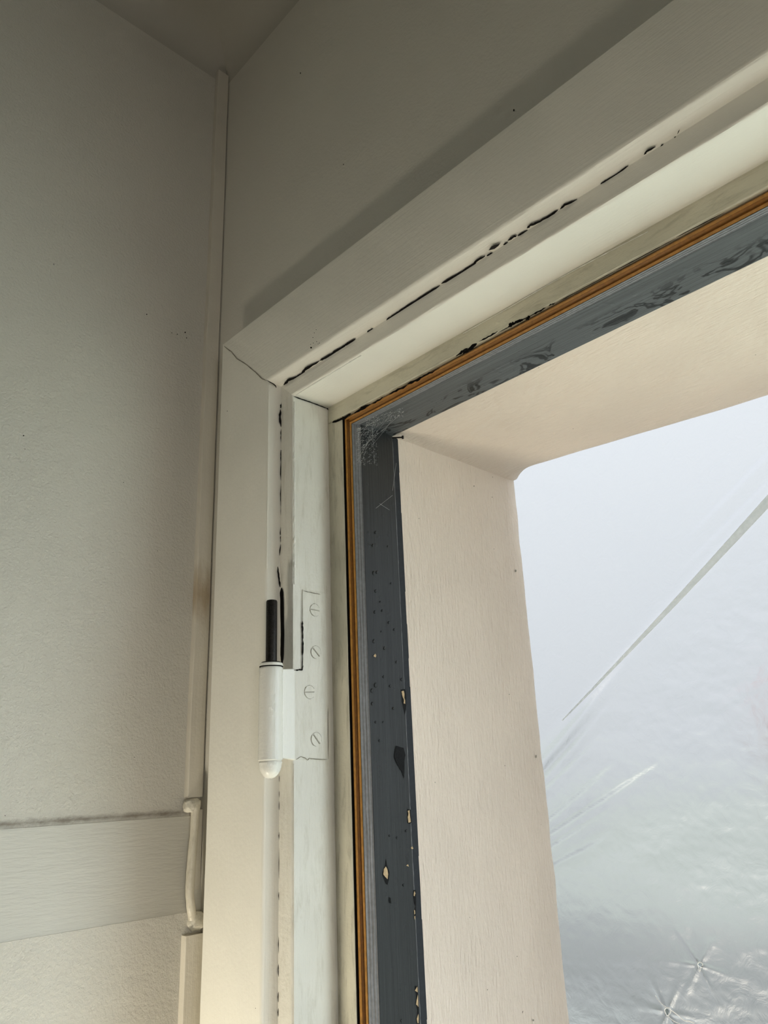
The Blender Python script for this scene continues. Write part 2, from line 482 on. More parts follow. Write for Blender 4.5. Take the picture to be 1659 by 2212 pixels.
rt = grid('reveal_head', rev_top, 140, 40, M['plaster_h'], wb)
rr = grid('reveal_jamb', lambda u, v: Vector((xm(XR), 0.424 + 0.168 * u, ZR + (zm(ZR) - ZR) * v)), 2, 2, M['plaster_v'], wb)
rs = grid('reveal_sill', lambda u, v: Vector((XR + (xm(XR) - XR) * u, 0.424 + 0.168 * v, zm(ZR))), 2, 2, M['plaster_h'], wb)
# outer leaf of masonry behind the plaster skin
om = slab_wall('wall_facade', -3.0, 4.0, -2.4, 1.1, XR - 0.006, xm(XR - 0.006), zm(ZR + 0.006), ZR + 0.006, 0.4005, 0.574, M['plaster_v'])
tag(om, 'outer masonry leaf of the window wall', 'wall', kind='structure')

# ceiling with coved edges
cv = 0.034
def cove(u, v):
    y = Y_N + (Y_W - Y_N) * u
    a = v * math.pi / 2
    return Vector((X_LW + cv * (1 - math.cos(a)), y, Z_C - cv * (1 - math.sin(a))))
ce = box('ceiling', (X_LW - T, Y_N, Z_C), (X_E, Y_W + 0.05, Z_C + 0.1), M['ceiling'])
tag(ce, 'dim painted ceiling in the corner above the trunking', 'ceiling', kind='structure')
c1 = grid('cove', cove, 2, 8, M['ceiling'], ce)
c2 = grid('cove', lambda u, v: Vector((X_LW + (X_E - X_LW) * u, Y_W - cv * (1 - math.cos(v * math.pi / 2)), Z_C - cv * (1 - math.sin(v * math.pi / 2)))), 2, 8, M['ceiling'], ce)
tag(box('floor', (X_LW - T, Y_N, FL - 0.1), (X_E, Y_W + 0.05, FL), M['floor']), 'brown floor of the room', 'floor', kind='structure')
tag(box('wall_right', (X_E, Y_N, FL), (X_E + 0.1, Y_W + 0.1, Z_C), M['wall_far']), 'plain painted wall on the far right of the room', 'wall', kind='structure')
tag(box('wall_rear', (X_LW - T, Y_N - 0.1, FL), (X_E, Y_N, Z_C), M['wall_far']), 'plain painted wall behind the viewer', 'wall', kind='structure')

# ------------------------------------------------------------------ trunking and cable in the corner
def strip(name, x0, x1, y0, y1, z0, z1, mat, label, wob=0.0009):
    n = 60
    pr = rounded([(x0, y1, 0), (x0, y0, 0), (x1, y0, 0), (x1, y1, 0)], [0, 0, 0.0007, 0], 3)
    verts, faces = [], []
    for s in range(n + 1):
        z = z0 + (z1 - z0) * s / n
        for i, p in enumerate(pr):
            w = noise.noise(Vector((0, 4, z * 11)))
            verts.append(Vector((p.x + (w * wob if p.x > x0 + 0.001 else 0), p.y + (w * wob * 0.7 if p.y < y1 - 0.001 else 0), z)))
    k = len(pr)
    for s in range(n):
        for i in range(k):
            j = (i + 1) % k
            faces.append((s * k + i, s * k + j, (s + 1) * k + j, (s + 1) * k + i))
    faces += [tuple(range(k)), tuple(n * k + i for i in range(k))]
    return tag(link(name, verts, faces, mat, None, 40), label, 'trunking')
z_top = at_x(478, 160, -0.576).z
z_bot = at_x(420, 1722, -0.5727).z
strip('cable_trunking', X_LW, -0.5727, 0.3275, 0.3405, z_bot, z_top, M['trunk'], 'long narrow painted trunking strip rising up the corner to the ceiling')
z_lt = at_x(415, 2020, -0.5647).z
y_lt = at_x(396, 2025, -0.568).y
strip('cable_trunking', X_LL, -0.5645, y_lt, 0.3405, FL + 0.02, z_lt, M['trunk'], 'short lower trunking strip below the bare cable')
hp = at_x(491, 147, -0.5727)
o = link('notch', [at_x(487, 139, -0.5722), at_x(494, 140, -0.5722), at_x(499, 152, -0.5722), at_x(494, 151, -0.5722)], [(0, 1, 2, 3)], M['black'], bpy.data.objects['cable_trunking'])

def tube(name, pts, radii, mat, parent=None, n=14, cap=True, smooth=60, lump=0.0):
    pts = [Vector(p) for p in pts]
    verts, faces = [], []
    for i, p in enumerate(pts):
        t = (pts[min(i + 1, len(pts) - 1)] - pts[max(i - 1, 0)]).normalized()
        a = t.cross(Vector((0.31, 0.9, 0.2))).normalized(); b = t.cross(a)
        for k in range(n):
            an = 2 * math.pi * k / n
            q = p + (a * math.cos(an) + b * math.sin(an)) * radii[i]
            if lump:
                q += (q - p).normalized() * lump * noise.noise(q * 300)
            verts.append(q)
    for i in range(len(pts) - 1):
        for k in range(n):
            j = (k + 1) % n
            faces.append((i * n + k, i * n + j, (i + 1) * n + j, (i + 1) * n + k))
    if cap: faces += [tuple(range(n)), tuple((len(pts) - 1) * n + k for k in range(n))]
    return link(name, verts, faces, mat, parent, smooth)

def spline(pts, m=8):
    pts = [Vector(p) for p in pts]; out = []
    for i in range(len(pts) - 1):
        p0, p1, p2, p3 = pts[max(i - 1, 0)], pts[i], pts[i + 1], pts[min(i + 2, len(pts) - 1)]
        for k in range(m):
            t = k / m
            out.append(0.5 * ((2 * p1) + (p2 - p0) * t + (2 * p0 - 5 * p1 + 4 * p2 - p3) * t * t + (3 * p1 - p0 - 3 * p2 + p3) * t ** 3))
    out.append(pts[-1]); return out
cab = spline([at_x(422, 1738, -0.5690), at_x(420, 1790, -0.5690), at_x(414, 1860, -0.5680), at_x(410, 1920, -0.5672), at_x(412, 1955, -0.5670), at_x(416, 1985, -0.5680)])
tag(tube('cable', cab, [0.0033 + 0.0003 * noise.noise(p * 120) for p in cab], M['cable'], None, 16, lump=0.0002),
    'paint covered round cable bridging the gap between the two trunking strips', 'cable')
# flat strip beside the cable
zs0, zs1 = at_x(440, 1972, -0.574).z, at_x(440, 1748, -0.574).z
strip('corner_strip', X_LW - 0.004, -0.5728, 0.3335, 0.3412, zs0, zs1, M['trunk'], 'short flat painted strip between the round cable and the architrave', 0.0006)['category'] = 'strip'

def lumpy(name, c, r, mat, label, seed, cat='filler'):
    bm = bmesh.new(); bmesh.ops.create_icosphere(bm, subdivisions=4, radius=1.0)
    vs = []
    for v in bm.verts:
        d = v.co.normalized()
        sq = Vector((math.copysign(abs(d[i]) ** 0.62, d[i]) for i in range(3)))
        k = 1 + 0.13 * noise.noise(d * 2.2 + Vector((seed, 0, 0))) + 0.05 * noise.noise(d * 6 + Vector((seed, 4, 0)))
        vs.append(Vector((c[i] + sq[i] * r[i] * k for i in range(3))))
    fs = [tuple(v.index for v in f.verts) for f in bm.faces]
    bm.free()
    return tag(link(name, vs, fs, mat, None, 180), label, cat)
c = at_x(415, 1740, -0.5700)
lumpy('filler_lump', (c.x - 0.002, c.y + 0.001, c.z), (0.0058, 0.0062, 0.0052), M['filler'], 'rounded painted filler lump at the top of the bare cable', 1.0)
c = at_x(418, 1990, -0.5690)
lumpy('filler_lump', (c.x - 0.001, c.y + 0.002, c.z), (0.0058, 0.0062, 0.0066), M['filler'], 'ragged filler lump at the foot of the bare cable', 5.0)

# ------------------------------------------------------------------ hinge
HXc, HYc = -0.4455, 0.316
hz = lambda row, col=586: at_y(col, row, HYc).z
z_pin, z_col, z_b0, z_end = hz(1297), hz(1437), hz(1641), hz(1683)
hinge = empty('hinge', (HXc, HYc, z_end))
tag(hinge, 'painted lift-off window hinge with bare black pin and slotted screws on the frame', 'hinge')
def lathe(name, prof, mat, parent, n=40, lump=0.0):
    verts, faces = [], []
    for r, z in prof:
        for k in range(n):
            a = 2 * math.pi * k / n
            q = Vector((HXc + r * math.cos(a), HYc + r * math.sin(a), z))
            if lump:
                w = lump * noise.noise(q * 160)
                q.x += w * math.cos(a); q.y += w * math.sin(a)
            verts.append(q)
    for i in range(len(prof) - 1):
        for k in range(n):
            j = (k + 1) % n
            faces.append((i * n + k, i * n + j, (i + 1) * n + j, (i + 1) * n + k))
    faces += [tuple(range(n)), tuple((len(prof) - 1) * n + k for k in range(n))]
    return link(name, verts, faces, mat, parent, 40)
RB = 0.0084
bar = [(0.0001, z_col - 0.0012), (RB - 0.001, z_col - 0.0012), (RB - 0.0002, z_col - 0.0020), (RB, z_col - 0.0030)]
bar += [(RB, z_col - 0.003 + (z_b0 - z_col + 0.003) * k / 12) for k in range(1, 13)]
lathe('barrel', bar + [(RB - 0.0006, z_b0 - 0.0006), (0.0001, z_b0 - 0.0008)], M['hinge'], hinge, 40, 0.00018)
lathe('collar', [(0.0001, z_col - 0.0011), (RB - 0.0002, z_col - 0.0011), (RB, z_col - 0.0004), (RB - 0.0005, z_col + 0.0012), (0.0001, z_col + 0.0013)], M['hinge'], hinge)
lathe('collar_gap', [(RB - 0.0010, z_col - 0.0016), (RB - 0.0001, z_col - 0.0014), (RB - 0.0001, z_col - 0.0008), (RB - 0.0010, z_col - 0.0006)], M['crack'], hinge)
lathe('washer', [(0.0001, z_col + 0.0012), (RB - 0.0010, z_col + 0.0012), (RB - 0.0016, z_col + 0.0021), (0.0001, z_col + 0.0022)], M['steel'], hinge)
lathe('pin', [(0.0001, z_col + 0.002), (0.0040, z_col + 0.002), (0.0040, z_pin - 0.0012), (0.0036, z_pin - 0.0003), (0.0025, z_pin), (0.0001, z_pin)], M['steel'], hinge, 32, 0.0001)
fin = [(0.0001, z_b0 - 0.0005), (RB - 0.0012, z_b0 - 0.0005), (RB - 0.0004, z_b0 - 0.0018), (RB - 0.0008, z_b0 - 0.0040)]
for k in range(1, 9):
    t = k / 8
    fin.append(((RB - 0.0008) * math.sqrt(max(0, 1 - t ** 1.5)) + 0.0001, z_b0 - 0.004 + (z_end - z_b0 + 0.004) * t))
lathe('finial', fin, M['hinge'], hinge, 32, 0.0008)

# leaf: an L shaped plate let into the frame face
LXP = XP + 0.0006
yb1 = at_x(708, 1560, XP).y
yu0, yu1 = at_x(653, 1360, XP).y, at_x(704, 1360, XP).y
zt, zm_, zb = at_x(676, 1277, XP).z, at_x(640, 1445, XP).z, at_x(670, 1641, XP).z
def plate(name, yz, x0, x1, mat, parent, bev=0.0003):
    n = len(yz)
    verts = [Vector((x0, y, z)) for y, z in yz] + [Vector((x1, y, z)) for y, z in yz]
    faces = [tuple(range(n)), tuple(range(2 * n - 1, n - 1, -1))] + [(i, (i + 1) % n, n + (i + 1) % n, n + i) for i in range(n)]
    o = link(name, verts, faces, mat, parent)
    if bev:
        md = o.modifiers.new('bevel', 'BEVEL'); md.width = bev; md.segments = 2; md.limit_method = 'ANGLE'
    return o
plate('leaf', [(Y_S + 0.0005, zb), (yb1, zb), (yb1, zm_), (yu1, zm_ + 0.002), (yu1, zt), (yu0, zt), (yu0, zm_), (Y_S + 0.0005, zm_)], XP - 0.001, LXP, M['panel_v'], hinge)
plate('knuckle_web', [(HYc + 0.004, zb + 0.0015), (Y_S + 0.002, zb), (Y_S + 0.002, zm_), (HYc + 0.004, zm_ - 0.001)], XP - 0.0022, XP + 0.0009, M['hinge'], hinge, 0.0007)

def screw(px, py, ang):
    c = at_x(px, py, LXP)
    r, sw = 0.0045, 0.0006
    verts, faces = [], []
    ca, sa = math.cos(ang), math.sin(ang)
    def add(pts, x0, x1):
        b = len(verts); n = len(pts)
        for x in (x0, x1):
            for (u, v) in pts:
                verts.append(Vector((x, c.y + u * ca - v * sa, c.z + u * sa + v * ca)))
        faces.append(tuple(b + i for i in range(n))); faces.append(tuple(b + n + i for i in range(n - 1, -1, -1)))
        for i in range(n): faces.append((b + i, b + (i + 1) % n, b + n + (i + 1) % n, b + n + i))
    a0 = math.asin(sw / r)
    for s in (1, -1):
        add([(r * math.cos(a0 + (math.pi - 2 * a0) * k / 12), s * r * math.sin(a0 + (math.pi - 2 * a0) * k / 12)) for k in range(13)], LXP - 0.0003, LXP + 0.0005)
    add([(r * 1.07 * math.cos(2 * math.pi * k / 20), r * 1.07 * math.sin(2 * math.pi * k / 20)) for k in range(20)], LXP - 0.0003, LXP + 0.0001)
    o = link('screw', verts, faces, M['panel_v'], hinge)
    k = 0.0048
    ring = [Vector((LXP + 0.0002, c.y + k * math.cos(t), c.z + k * math.sin(t))) for t in [0.5 + 5.0 * i / 26 + ang for i in range(27)]]
    tube('slot_dirt', ring, [0.00004 + 0.00022 * abs(noise.noise(q * 700)) for q in ring], M['fine'], o, 4)  # dark broken line round the screw head
    e = Vector((0, ca, sa)) * r * 0.95
    m0 = Vector((LXP + 0.0002, c.y, c.z))
    tube('slot_dirt', [m0 - e, m0, m0 + e], [0.00022] * 3, M['fine'], o, 4)  # dark line along the slot
    return o
for q in ((680, 1318, -0.05), (682, 1409, -0.75), (668.5, 1495, 0.05), (683, 1597, -0.85)):
    screw(*q)

# ------------------------------------------------------------------ cracks, chips
def ribbon(name, pts, hw, fn, mat, parent, sub=5, jag=0.6, seed=0):
    """dark open joint: a thin raised-edge strip laid on the surface given by fn(px,py)->point"""
    rnd = random.Random(seed + int(pts[0][0] * 7 + pts[0][1]))
    path = []
    for i in range(len(pts) - 1):
        (x0, y0), (x1, y1) = pts[i], pts[i + 1]
        for k in range(sub):
            t = k / sub
            path.append((x0 + (x1 - x0) * t, y0 + (y1 - y0) * t))
    path.append(pts[-1])
    verts, faces = [], []
    n = len(path)
    for i, (x, y) in enumerate(path):
        ax, ay = path[max(0, i - 1)]; bx, by = path[min(n - 1, i + 1)]
        dx, dy = bx - ax, by - ay; l = math.hypot(dx, dy) or 1
        nx, ny = -dy / l, dx / l
        env = min(1.0, 0.25 + min(i, n - 1 - i) * 0.45)
        h1 = hw * env * (1 + jag * (rnd.random() - 0.5)); h2 = hw * env * (1 + jag * (rnd.random() - 0.5))
        o = jag * hw * 0.5 * (rnd.random() - 0.5)
        verts.append(fn(x + nx * (h1 + o), y + ny * (h1 + o))); verts.append(fn(x - nx * (h2 - o), y - ny * (h2 - o)))
    for i in range(n - 1):
        faces.append((2 * i, 2 * i + 1, 2 * i + 3, 2 * i + 2))
    return link(name, verts, faces, mat, parent)
on_head = lambda x, y: at_z(x, y, ZB_ - 0.0004)
on_jamb = lambda x, y: at_x(x, y, XB + 0.0004)
on_face = lambda x, y: at_y(x, y, Y_F - 0.0003)
on_strip = lambda x, y: at_y(x, y, Y_S - 0.0003)
on_panel = lambda x, y: at_x(x, y, XP + 0.0007)
on_leaf = lambda x, y: at_x(x, y, LXP + 0.0003)
on_headpanel = lambda x, y: at_z(x, y, ZP - 0.0003)
on_stop = lambda x, y: at_y(x, y, Y_Q - 0.0003)
on_grey = lambda x, y: at_x(x, y, XG + 0.0003)

for seg, hw in (([(613, 832), (622, 822), (638, 816), (652, 808), (660, 797), (690, 780)], 2.4), ([(691, 779), (700, 774), (716, 766), (722, 760), (738, 752), (748, 744)], 2.4),
                ([(744, 747), (754, 741), (768, 732)], 2.4), ([(793, 717), (800, 714), (806, 710)], 2.0),
                ([(833, 698), (838, 690), (850, 682), (866, 670), (890, 656), (920, 636), (950, 617)], 2.3),
                ([(953, 613), (975, 601), (1000, 586), (1024, 570), (1030, 563), (1048, 553)], 2.3), ([(1051, 553), (1064, 546)], 2.0),
                ([(1087, 529), (1097, 523)], 2.0), ([(1097, 520), (1110, 511), (1116, 510)], 2.2), ([(1118, 510), (1140, 497)], 2.3),
                ([(1138, 493), (1145, 487), (1160, 481), (1185, 468), (1205, 454)], 2.2), ([(1210, 452), (1220, 443), (1247, 431)], 2.2),
                ([(1297, 398), (1310, 390), (1330, 378), (1357, 358)], 1.9), ([(1391, 334), (1397, 327), (1416, 317)], 1.9), ([(1426, 317), (1433, 312)], 1.7),
                ([(1440, 311), (1451, 307)], 1.7), ([(1456, 299), (1460, 295)], 1.4), ([(1463, 290), (1468, 280)], 1.0)):
    ribbon('crack', seg, hw, on_head, M['crack'], win, 4)
link('crack', [on_head(x, y) for x, y in ((1055, 541), (1062, 532), (1081, 525), (1077, 531), (1068, 538))], [(0, 1, 2, 3, 4)], M['steel'], win)
for seg, hw in (([(612, 830), (611, 845), (610, 870), (606, 882)], 2.3), ([(606, 884), (605, 900), (607, 922)], 2.2), ([(608, 926), (608, 945), (610, 966)], 2.2),
                ([(607, 972), (608, 990), (607, 1020), (609, 1040), (607, 1075), (608, 1095), (609, 1134)], 2.0), ([(607, 1137), (606, 1156)], 1.8),
                ([(606, 1158), (607, 1172)], 1.4), ([(606, 1176), (604, 1200)], 1.5), ([(600, 1224), (602, 1245), (605, 1264), (609, 1272)], 1.6)):
    ribbon('crack', seg, hw, on_jamb, M['crack'], win, 4)
ribbon('crack', [(608, 1270), (609, 1300), (610, 1370), (609, 1436)], 3.8, lambda x, y: at_y(x, y, Y_S - 0.0004), M['black'], win, 6, 0.1)
for r0 in ((1672, 1690), (1705, 1724), (1728, 1752), (1795, 1815), (1822, 1905), (1925, 1945), (2020, 2060), (2080, 2110), (2142, 2165), (2178, 2196)):
    ribbon('crack', [(604.5 - (r0[0] - 1700) * 0.006, r0[0]), (603.5 - (r0[0] - 1700) * 0.006, (r0[0] + r0[1]) / 2), (604 - (r0[0] - 1700) * 0.006, r0[1])], 0.8, on_jamb, M['crack'], win, 3)
ribbon('crack', [(484, 748), (500, 760), (512, 775), (530, 786), (552, 804), (566, 818), (575, 822)], 0.9, on_face, M['fine'], win, 4)
ribbon('crack', [(575, 821), (588, 828), (595, 833), (597, 838)], 1.0, on_jamb, M['crack'], win, 3)
ribbon('crack', [(634, 856), (650, 862), (668, 868), (690, 876), (708, 883)], 1.0, on_panel, M['crack'], win, 4)
ribbon('crack', [(706, 882), (712, 886), (715, 896)], 3.0, on_panel, M['crack'], win, 2)
ribbon('crack', [(718, 913), (730, 908), (745, 902), (758, 893)], 2.6, on_stop, M['black'], win, 4)
# flaked paint along the lower edge of the head stop
rnd = random.Random(3)
fl = [(765, 893, 800, 873, 3.0), (805, 872, 828, 858, 1.5), (840, 852, 880, 832, 2.0), (905, 818, 950, 795, 1.5), (880, 830, 912, 815, 2.6), (985, 770, 1010, 752, 2.2), (1000, 765, 1030, 742, 3.0),
      (1035, 738, 1075, 716, 1.6), (1098, 706, 1112, 697, 3.2), (1112, 698, 1130, 690, 2.8), (1135, 690, 1145, 683, 3.0), (1150, 680, 1178, 665, 1.6), (1185, 660, 1200, 654, 1.5)]
for x0, y0, x1, y1, w in fl:
    ribbon('paint_flake', [(x0, y0), ((x0 + x1) / 2, (y0 + y1) / 2 + rnd.uniform(-1, 1)), (x1, y1)], w, on_stop, M['black'], win, 4, 1.2)
for x0, y0, x1, y1 in ((1075, 719, 1180, 664), (1200, 655, 1330, 585), (1330, 584, 1460, 515), (1460, 513, 1565, 459)):
    ribbon('paint_flake', [(x0, y0), ((x0 + x1) / 2, (y0 + y1) / 2), (x1, y1)], 0.9, on_stop, M['crack'], win, 6, 0.6)
# open joints round the hinge leaf
ribbon('crack', [(653, 1277), (653.5, 1330), (653, 1345)], 0.6, on_leaf, M['fine'], win, 4)
ribbon('crack', [(653, 1340), (653.5, 1365), (654, 1395), (653, 1445)], 1.5, on_leaf, M['crack'], win, 7, 1.2)
ribbon('crack', [(654, 1276), (668, 1279), (682, 1282), (692, 1284)], 0.8, on_leaf, M['fine'], win, 4, 1.0)
ribbon('crack', [(635, 1448), (645, 1447), (652, 1446), (655, 1438)], 1.8, on_leaf, M['crack'], win, 3, 1.2)
ribbon('crack', [(708.5, 1530), (709, 1580), (709.5, 1640)], 0.7, on_leaf, M['fine'], win, 5)
ribbon('crack', [(640, 1641), (650, 1634), (660, 1638), (664, 1642)], 0.8, on_leaf, M['fine'], win, 3)
ribbon('crack', [(664, 1643), (668, 1638), (685, 1640), (706, 1641)], 0.9, on_leaf, M['fine'], win, 4)
# gap between corner strip and architrave
ribbon('crack', [(448, 1765), (454, 1800), (450, 1835), (448, 1870), (445, 1910), (446, 1950)], 2.4, lambda x, y: at_y(x, y, 0.3415), M['black'], win, 5, 0.8)

# thick lumpy ridges of old paint on the arrises, plus one painted highlight bead
def ridge(pts, r, seed, mat):
    P = spline(pts, 26)
    tube('paint_ridge', P, [r * (0.35 + 0.9 * abs(noise.noise(q * 210 + Vector((seed, 0, 0)))) + 0.5 * abs(noise.noise(q * 700))) for q in P], mat, win, 7, smooth=180)
ridge([at_y(636, r_, Y_S + 0.0009) for r_ in (868, 930, 1000, 1070, 1140, 1200, 1262)], 0.0009, 1.0, M['hinge'])
ridge([Vector((XP + 0.0002, Y_S + 0.0005, at_x(633, r_, XP).z)) for r_ in (1262, 1320, 1380, 1443)], 0.0005, 2.0, M['panel_v'])
ridge([Vector((XP + 0.0001, Y_S + 0.0012, at_x(633, r_, XP).z)) for r_ in (1650, 1760, 1870, 1990, 2110, 2240)], 0.0004, 3.0, M['panel_v'])
ridge([Vector((XG - 0.0004, Y_G - 0.0004, at_x(880, r_, XG).z)) for r_ in (965, 1200, 1450, 1700, 1950, 2230)], 0.0004, 8.0, M['strip'])  # pale strip colour paints a highlight along the grey edge
ridge([at_z(x_, y_, ZP - 0.0001) for x_, y_ in ((640, 853), (690, 822), (740, 792), (780, 768))], 0.0005, 4.0, M['hinge'])
ridge([Vector((-0.4588, 0.3206, at_y(572, r_, 0.3205).z)) for r_ in (850, 920, 1000, 1080, 1160, 1230)], 0.0005, 5.0, M['paint_v'])
ridge([at_y(x_, y_, Y_Q - 0.0002) for x_, y_ in ((1000, 720.5), (1100, 664), (1200, 606), (1300, 552), (1400, 500))], 0.00035, 6.0, M['hinge'])

# fly specks and small pits
def speck(px, py, fn, r, parent, mat='crack', el=1.0):
    k = 7
    link('speck', [fn(px + r * math.cos(6.283 * i / k) * (1 + 0.3 * noise.noise(Vector((px, i, 0)))), py + el * r * math.sin(6.283 * i / k)) for i in range(k)], [tuple(range(k))], M[mat], parent)
on_lw = lambda x, y: at_x(x, y, X_LW + 0.0008)
on_bw = lambda x, y: at_y(x, y, Y_W - 0.0006)
on_rl = lambda x, y: at_x(x, y, XR + 0.0014)
for q in ((317, 679, 1.3), (371, 719, 1.0), (383, 722, 1.2), (400, 718, 1.6), (403, 730, 1.2), (51, 941, 1.5), (54, 970, 0.9), (267, 1042, 0.9), (340, 1190, 0.8), (11, 1762, 1.0), (290, 1636, 0.8)):
    speck(*q[:2], on_lw, q[2], bpy.data.objects['wall_left'])
for q in ((1110, 238, 1.6), (649, 158, 1.1), (742, 355, 0.9)):
    speck(*q[:2], on_bw, q[2], wb, 'crack', 1.8)
for q in ((1114, 1233, 1.8, 1.6), (1158, 1634, 1.5, 2.5), (1063, 1074, 1.0, 1.2), (1024, 1050, 1.2, 1.4), (1152, 2204, 1.8, 1.3), (1053, 2138, 1.0, 1.5), (1117, 2066, 1.0, 1.3), (1100, 1500, 0.9, 1.2), (940, 1690, 1.0, 1.3), (905, 1120, 0.9, 1.3)):
    speck(q[0], q[1], on_rl, q[2], wb, 'fine', q[3])
for q in ((672, 751, 2.0), (676, 729, 0.9), (679, 719, 0.8), (677, 741, 0.8), (683, 712, 0.8), (684, 738, 0.9), (671, 744, 0.7), (690, 741, 0.9), (687, 743, 0.7), (491, 888, 0.9), (560, 1480, 0.8), (552, 2178, 0.8)):
    speck(*q[:2], on_face, q[2], win)

# chips and blisters in the grey paint
def chip(name, pts, mat, fn=on_grey):
    c = Vector((sum(p[0] for p in pts) / len(pts), sum(p[1] for p in pts) / len(pts)))
    ring = []
    for i, p in enumerate(pts):
        a, b = Vector(p), Vector(pts[(i + 1) % len(pts)])
        ring += [a, a.lerp(b, 0.5) + Vector((noise.noise(Vector((a.x, a.y, 1))), noise.noise(Vector((a.x, a.y, 7))))) * 1.2]
    verts = [fn(p.x, p.y) for p in ring]
    return link(name, verts, [tuple(range(len(verts)))], mat, win)
s1 = 200 / 1475
Z3 = lambda L: [(760 + x * s1, 1400 + y * s1) for x, y in L]
Z4 = lambda L: [(760 + x * s1, 1700 + y * s1) for x, y in L]
s2 = 300 / 1659
Z5 = lambda L: [(680 + x * s2, 2112 + y * s2) for x, y in L]
on_grey2 = lambda x, y: at_x(x, y, XG + 0.00045)
for L in (Z3([(780, 660), (850, 650), (870, 800), (865, 900), (850, 1080), (835, 1000), (800, 850), (800, 760)]), Z4([(885, 350), (935, 360), (955, 560), (930, 590), (890, 570)]),
          Z4([(545, 1140), (560, 1240), (600, 1350), (590, 1480), (570, 1560), (550, 1550), (490, 1400), (520, 1290), (538, 1240)]),
          Z4([(590, 1750), (620, 1770), (630, 1860), (600, 1850)]), Z4([(985, 1640), (1020, 1640), (1025, 1900), (1015, 2100), (1000, 2090), (1010, 1900), (985, 1750)]),
          Z5([(1200, 100), (1230, 100), (1240, 350), (1245, 553), (1225, 553), (1230, 400), (1215, 300), (1215, 190)])):
    chip('paint_blister', L, M['tar'])
chip('paint_blister', Z3([(705, 1555), (770, 1575), (830, 1590), (855, 1700), (840, 1850), (838, 2000), (830, 2080), (800, 1970), (740, 1880), (675, 1740), (690, 1620)]), M['tar'], on_grey2)
for L in (Z3([(345, 130), (375, 90), (390, 120), (375, 150)]), Z3([(790, 690), (830, 680), (838, 760), (850, 830), (850, 890), (825, 880), (830, 820), (800, 740)]),
          Z4([(890, 380), (920, 370), (925, 450), (940, 560), (900, 570), (890, 480), (900, 430)]), Z4([(540, 1265), (565, 1310), (580, 1390), (568, 1470), (500, 1390), (510, 1310)]),
          Z4([(940, 970), (965, 945), (980, 985), (955, 990)]), Z4([(865, 1250), (895, 1230), (910, 1270)]), Z4([(985, 1730), (1000, 1655), (1015, 1700), (1005, 1740)]),
          Z4([(990, 1960), (1005, 1960), (1010, 2020), (995, 2030)]), Z4([(995, 2060), (1012, 2050), (1005, 2120)]), Z5([(1195, 155), (1225, 105), (1228, 175)]),
          Z5([(1210, 320), (1232, 200), (1238, 350)]), Z5([(1218, 490), (1238, 430), (1240, 545), (1228, 545)])):
    chip('paint_chip', L, M['wood'], on_grey2)
# drops and blisters standing on the grey jamb
rnd = random.Random(11)
bl = [(812, 1150, 5), (806, 1178, 5), (808, 1238, 7), (815, 1236, 6), (812, 1277, 5), (810, 1322, 5), (826, 1319, 4), (808, 1385, 6), (824, 1364, 3), (831, 1400, 5), (829, 1462, 4), (804, 1492, 7), (812, 1480, 8), (805, 1520, 6), (843, 1482, 4),
      (838, 1180, 3), (845, 1260, 3), (822, 1300, 3), (840, 1345, 4), (852, 1360, 4), (857, 1430, 4), (868, 1468, 5), (820, 1600, 4), (812, 1560, 4), (850, 1530, 4), (828, 1560, 3), (842, 1805, 4), (858, 1810, 4), (878, 1795, 4), (872, 1912, 4), (868, 2205, 5)]
for px, py, r in bl:
    ring, verts = 10, []
    rr_ = r * 0.62
    for h, k in ((1.0, 0.00008), (0.75, 0.00050), (0.35, 0.00062)):
        for a in range(ring):
            an = 2 * math.pi * a / ring
            verts.append(at_x(px + math.cos(an) * rr_ * h * 0.8, py + math.sin(an) * rr_ * h * 1.25, XG + k))
    faces = [(l * ring + a, l * ring + (a + 1) % ring, (l + 1) * ring + (a + 1) % ring, (l + 1) * ring + a) for l in range(2) for a in range(ring)] + [tuple(2 * ring + a for a in range(ring))]
    link('paint_blister', verts, faces, M['grey_v'], win, 70)

# nail in the corner of the grey frame
na = at_x(848, 945, XG); nb = at_x(864, 948, XG)
d = (Vector((XG + 0.006, na.y + 0.0035, na.z - 0.0008)) - Vector((XG, na.y, na.z))).normalized()
p0 = Vector((XG - 0.002, na.y - 0.001, na.z)); L = 0.0105
tag(tube('nail', [p0, p0 + d * L, p0 + d * L, p0 + d * (L + 0.0012)], [0.0006, 0.0006, 0.0015, 0.0015], M['steel'], None, 10), 'small dark nail sticking out of the corner of the grey frame', 'nail')

# cobweb in the grey corner
rnd = random.Random(5)
wv, wf = [], []
def thread(a, b, r=0.00006, sag=0.0006):
    m = 5
    t = (b - a).normalized(); u = t.cross(Vector((0.2, 0.5, 0.9))).normalized(); v = t.cross(u)
    base = len(wv)
    for i in range(m + 1):
        f = i / m
        p = a.lerp(b, f) - Vector((0, 0, sag * 4 * f * (1 - f)))
        for k in range(3):
            an = 2 * math.pi * k / 3
            wv.append(p + (u * math.cos(an) + v * math.sin(an)) * r)
    for i in range(m):
        for k in range(3):
            j = (k + 1) % 3
            wf.append((base + i * 3 + k, base + i * 3 + j, base + i * 3 + 3 + j, base + i * 3 + 3 + k))
def jambp():
    s = rnd.random() ** 1.6
    return at_x(770 + rnd.random() * 45, 925 + s * 80, XG + 0.0004)
def headp():
    s = rnd.random() ** 1.4
    q = at_z(790 + s * 80, 905 - s * 25 + rnd.random() * 20, ZG - 0.0004)
    return q
for i in range(12): thread(jambp(), headp(), 0.00002 + rnd.random() * 0.00003)
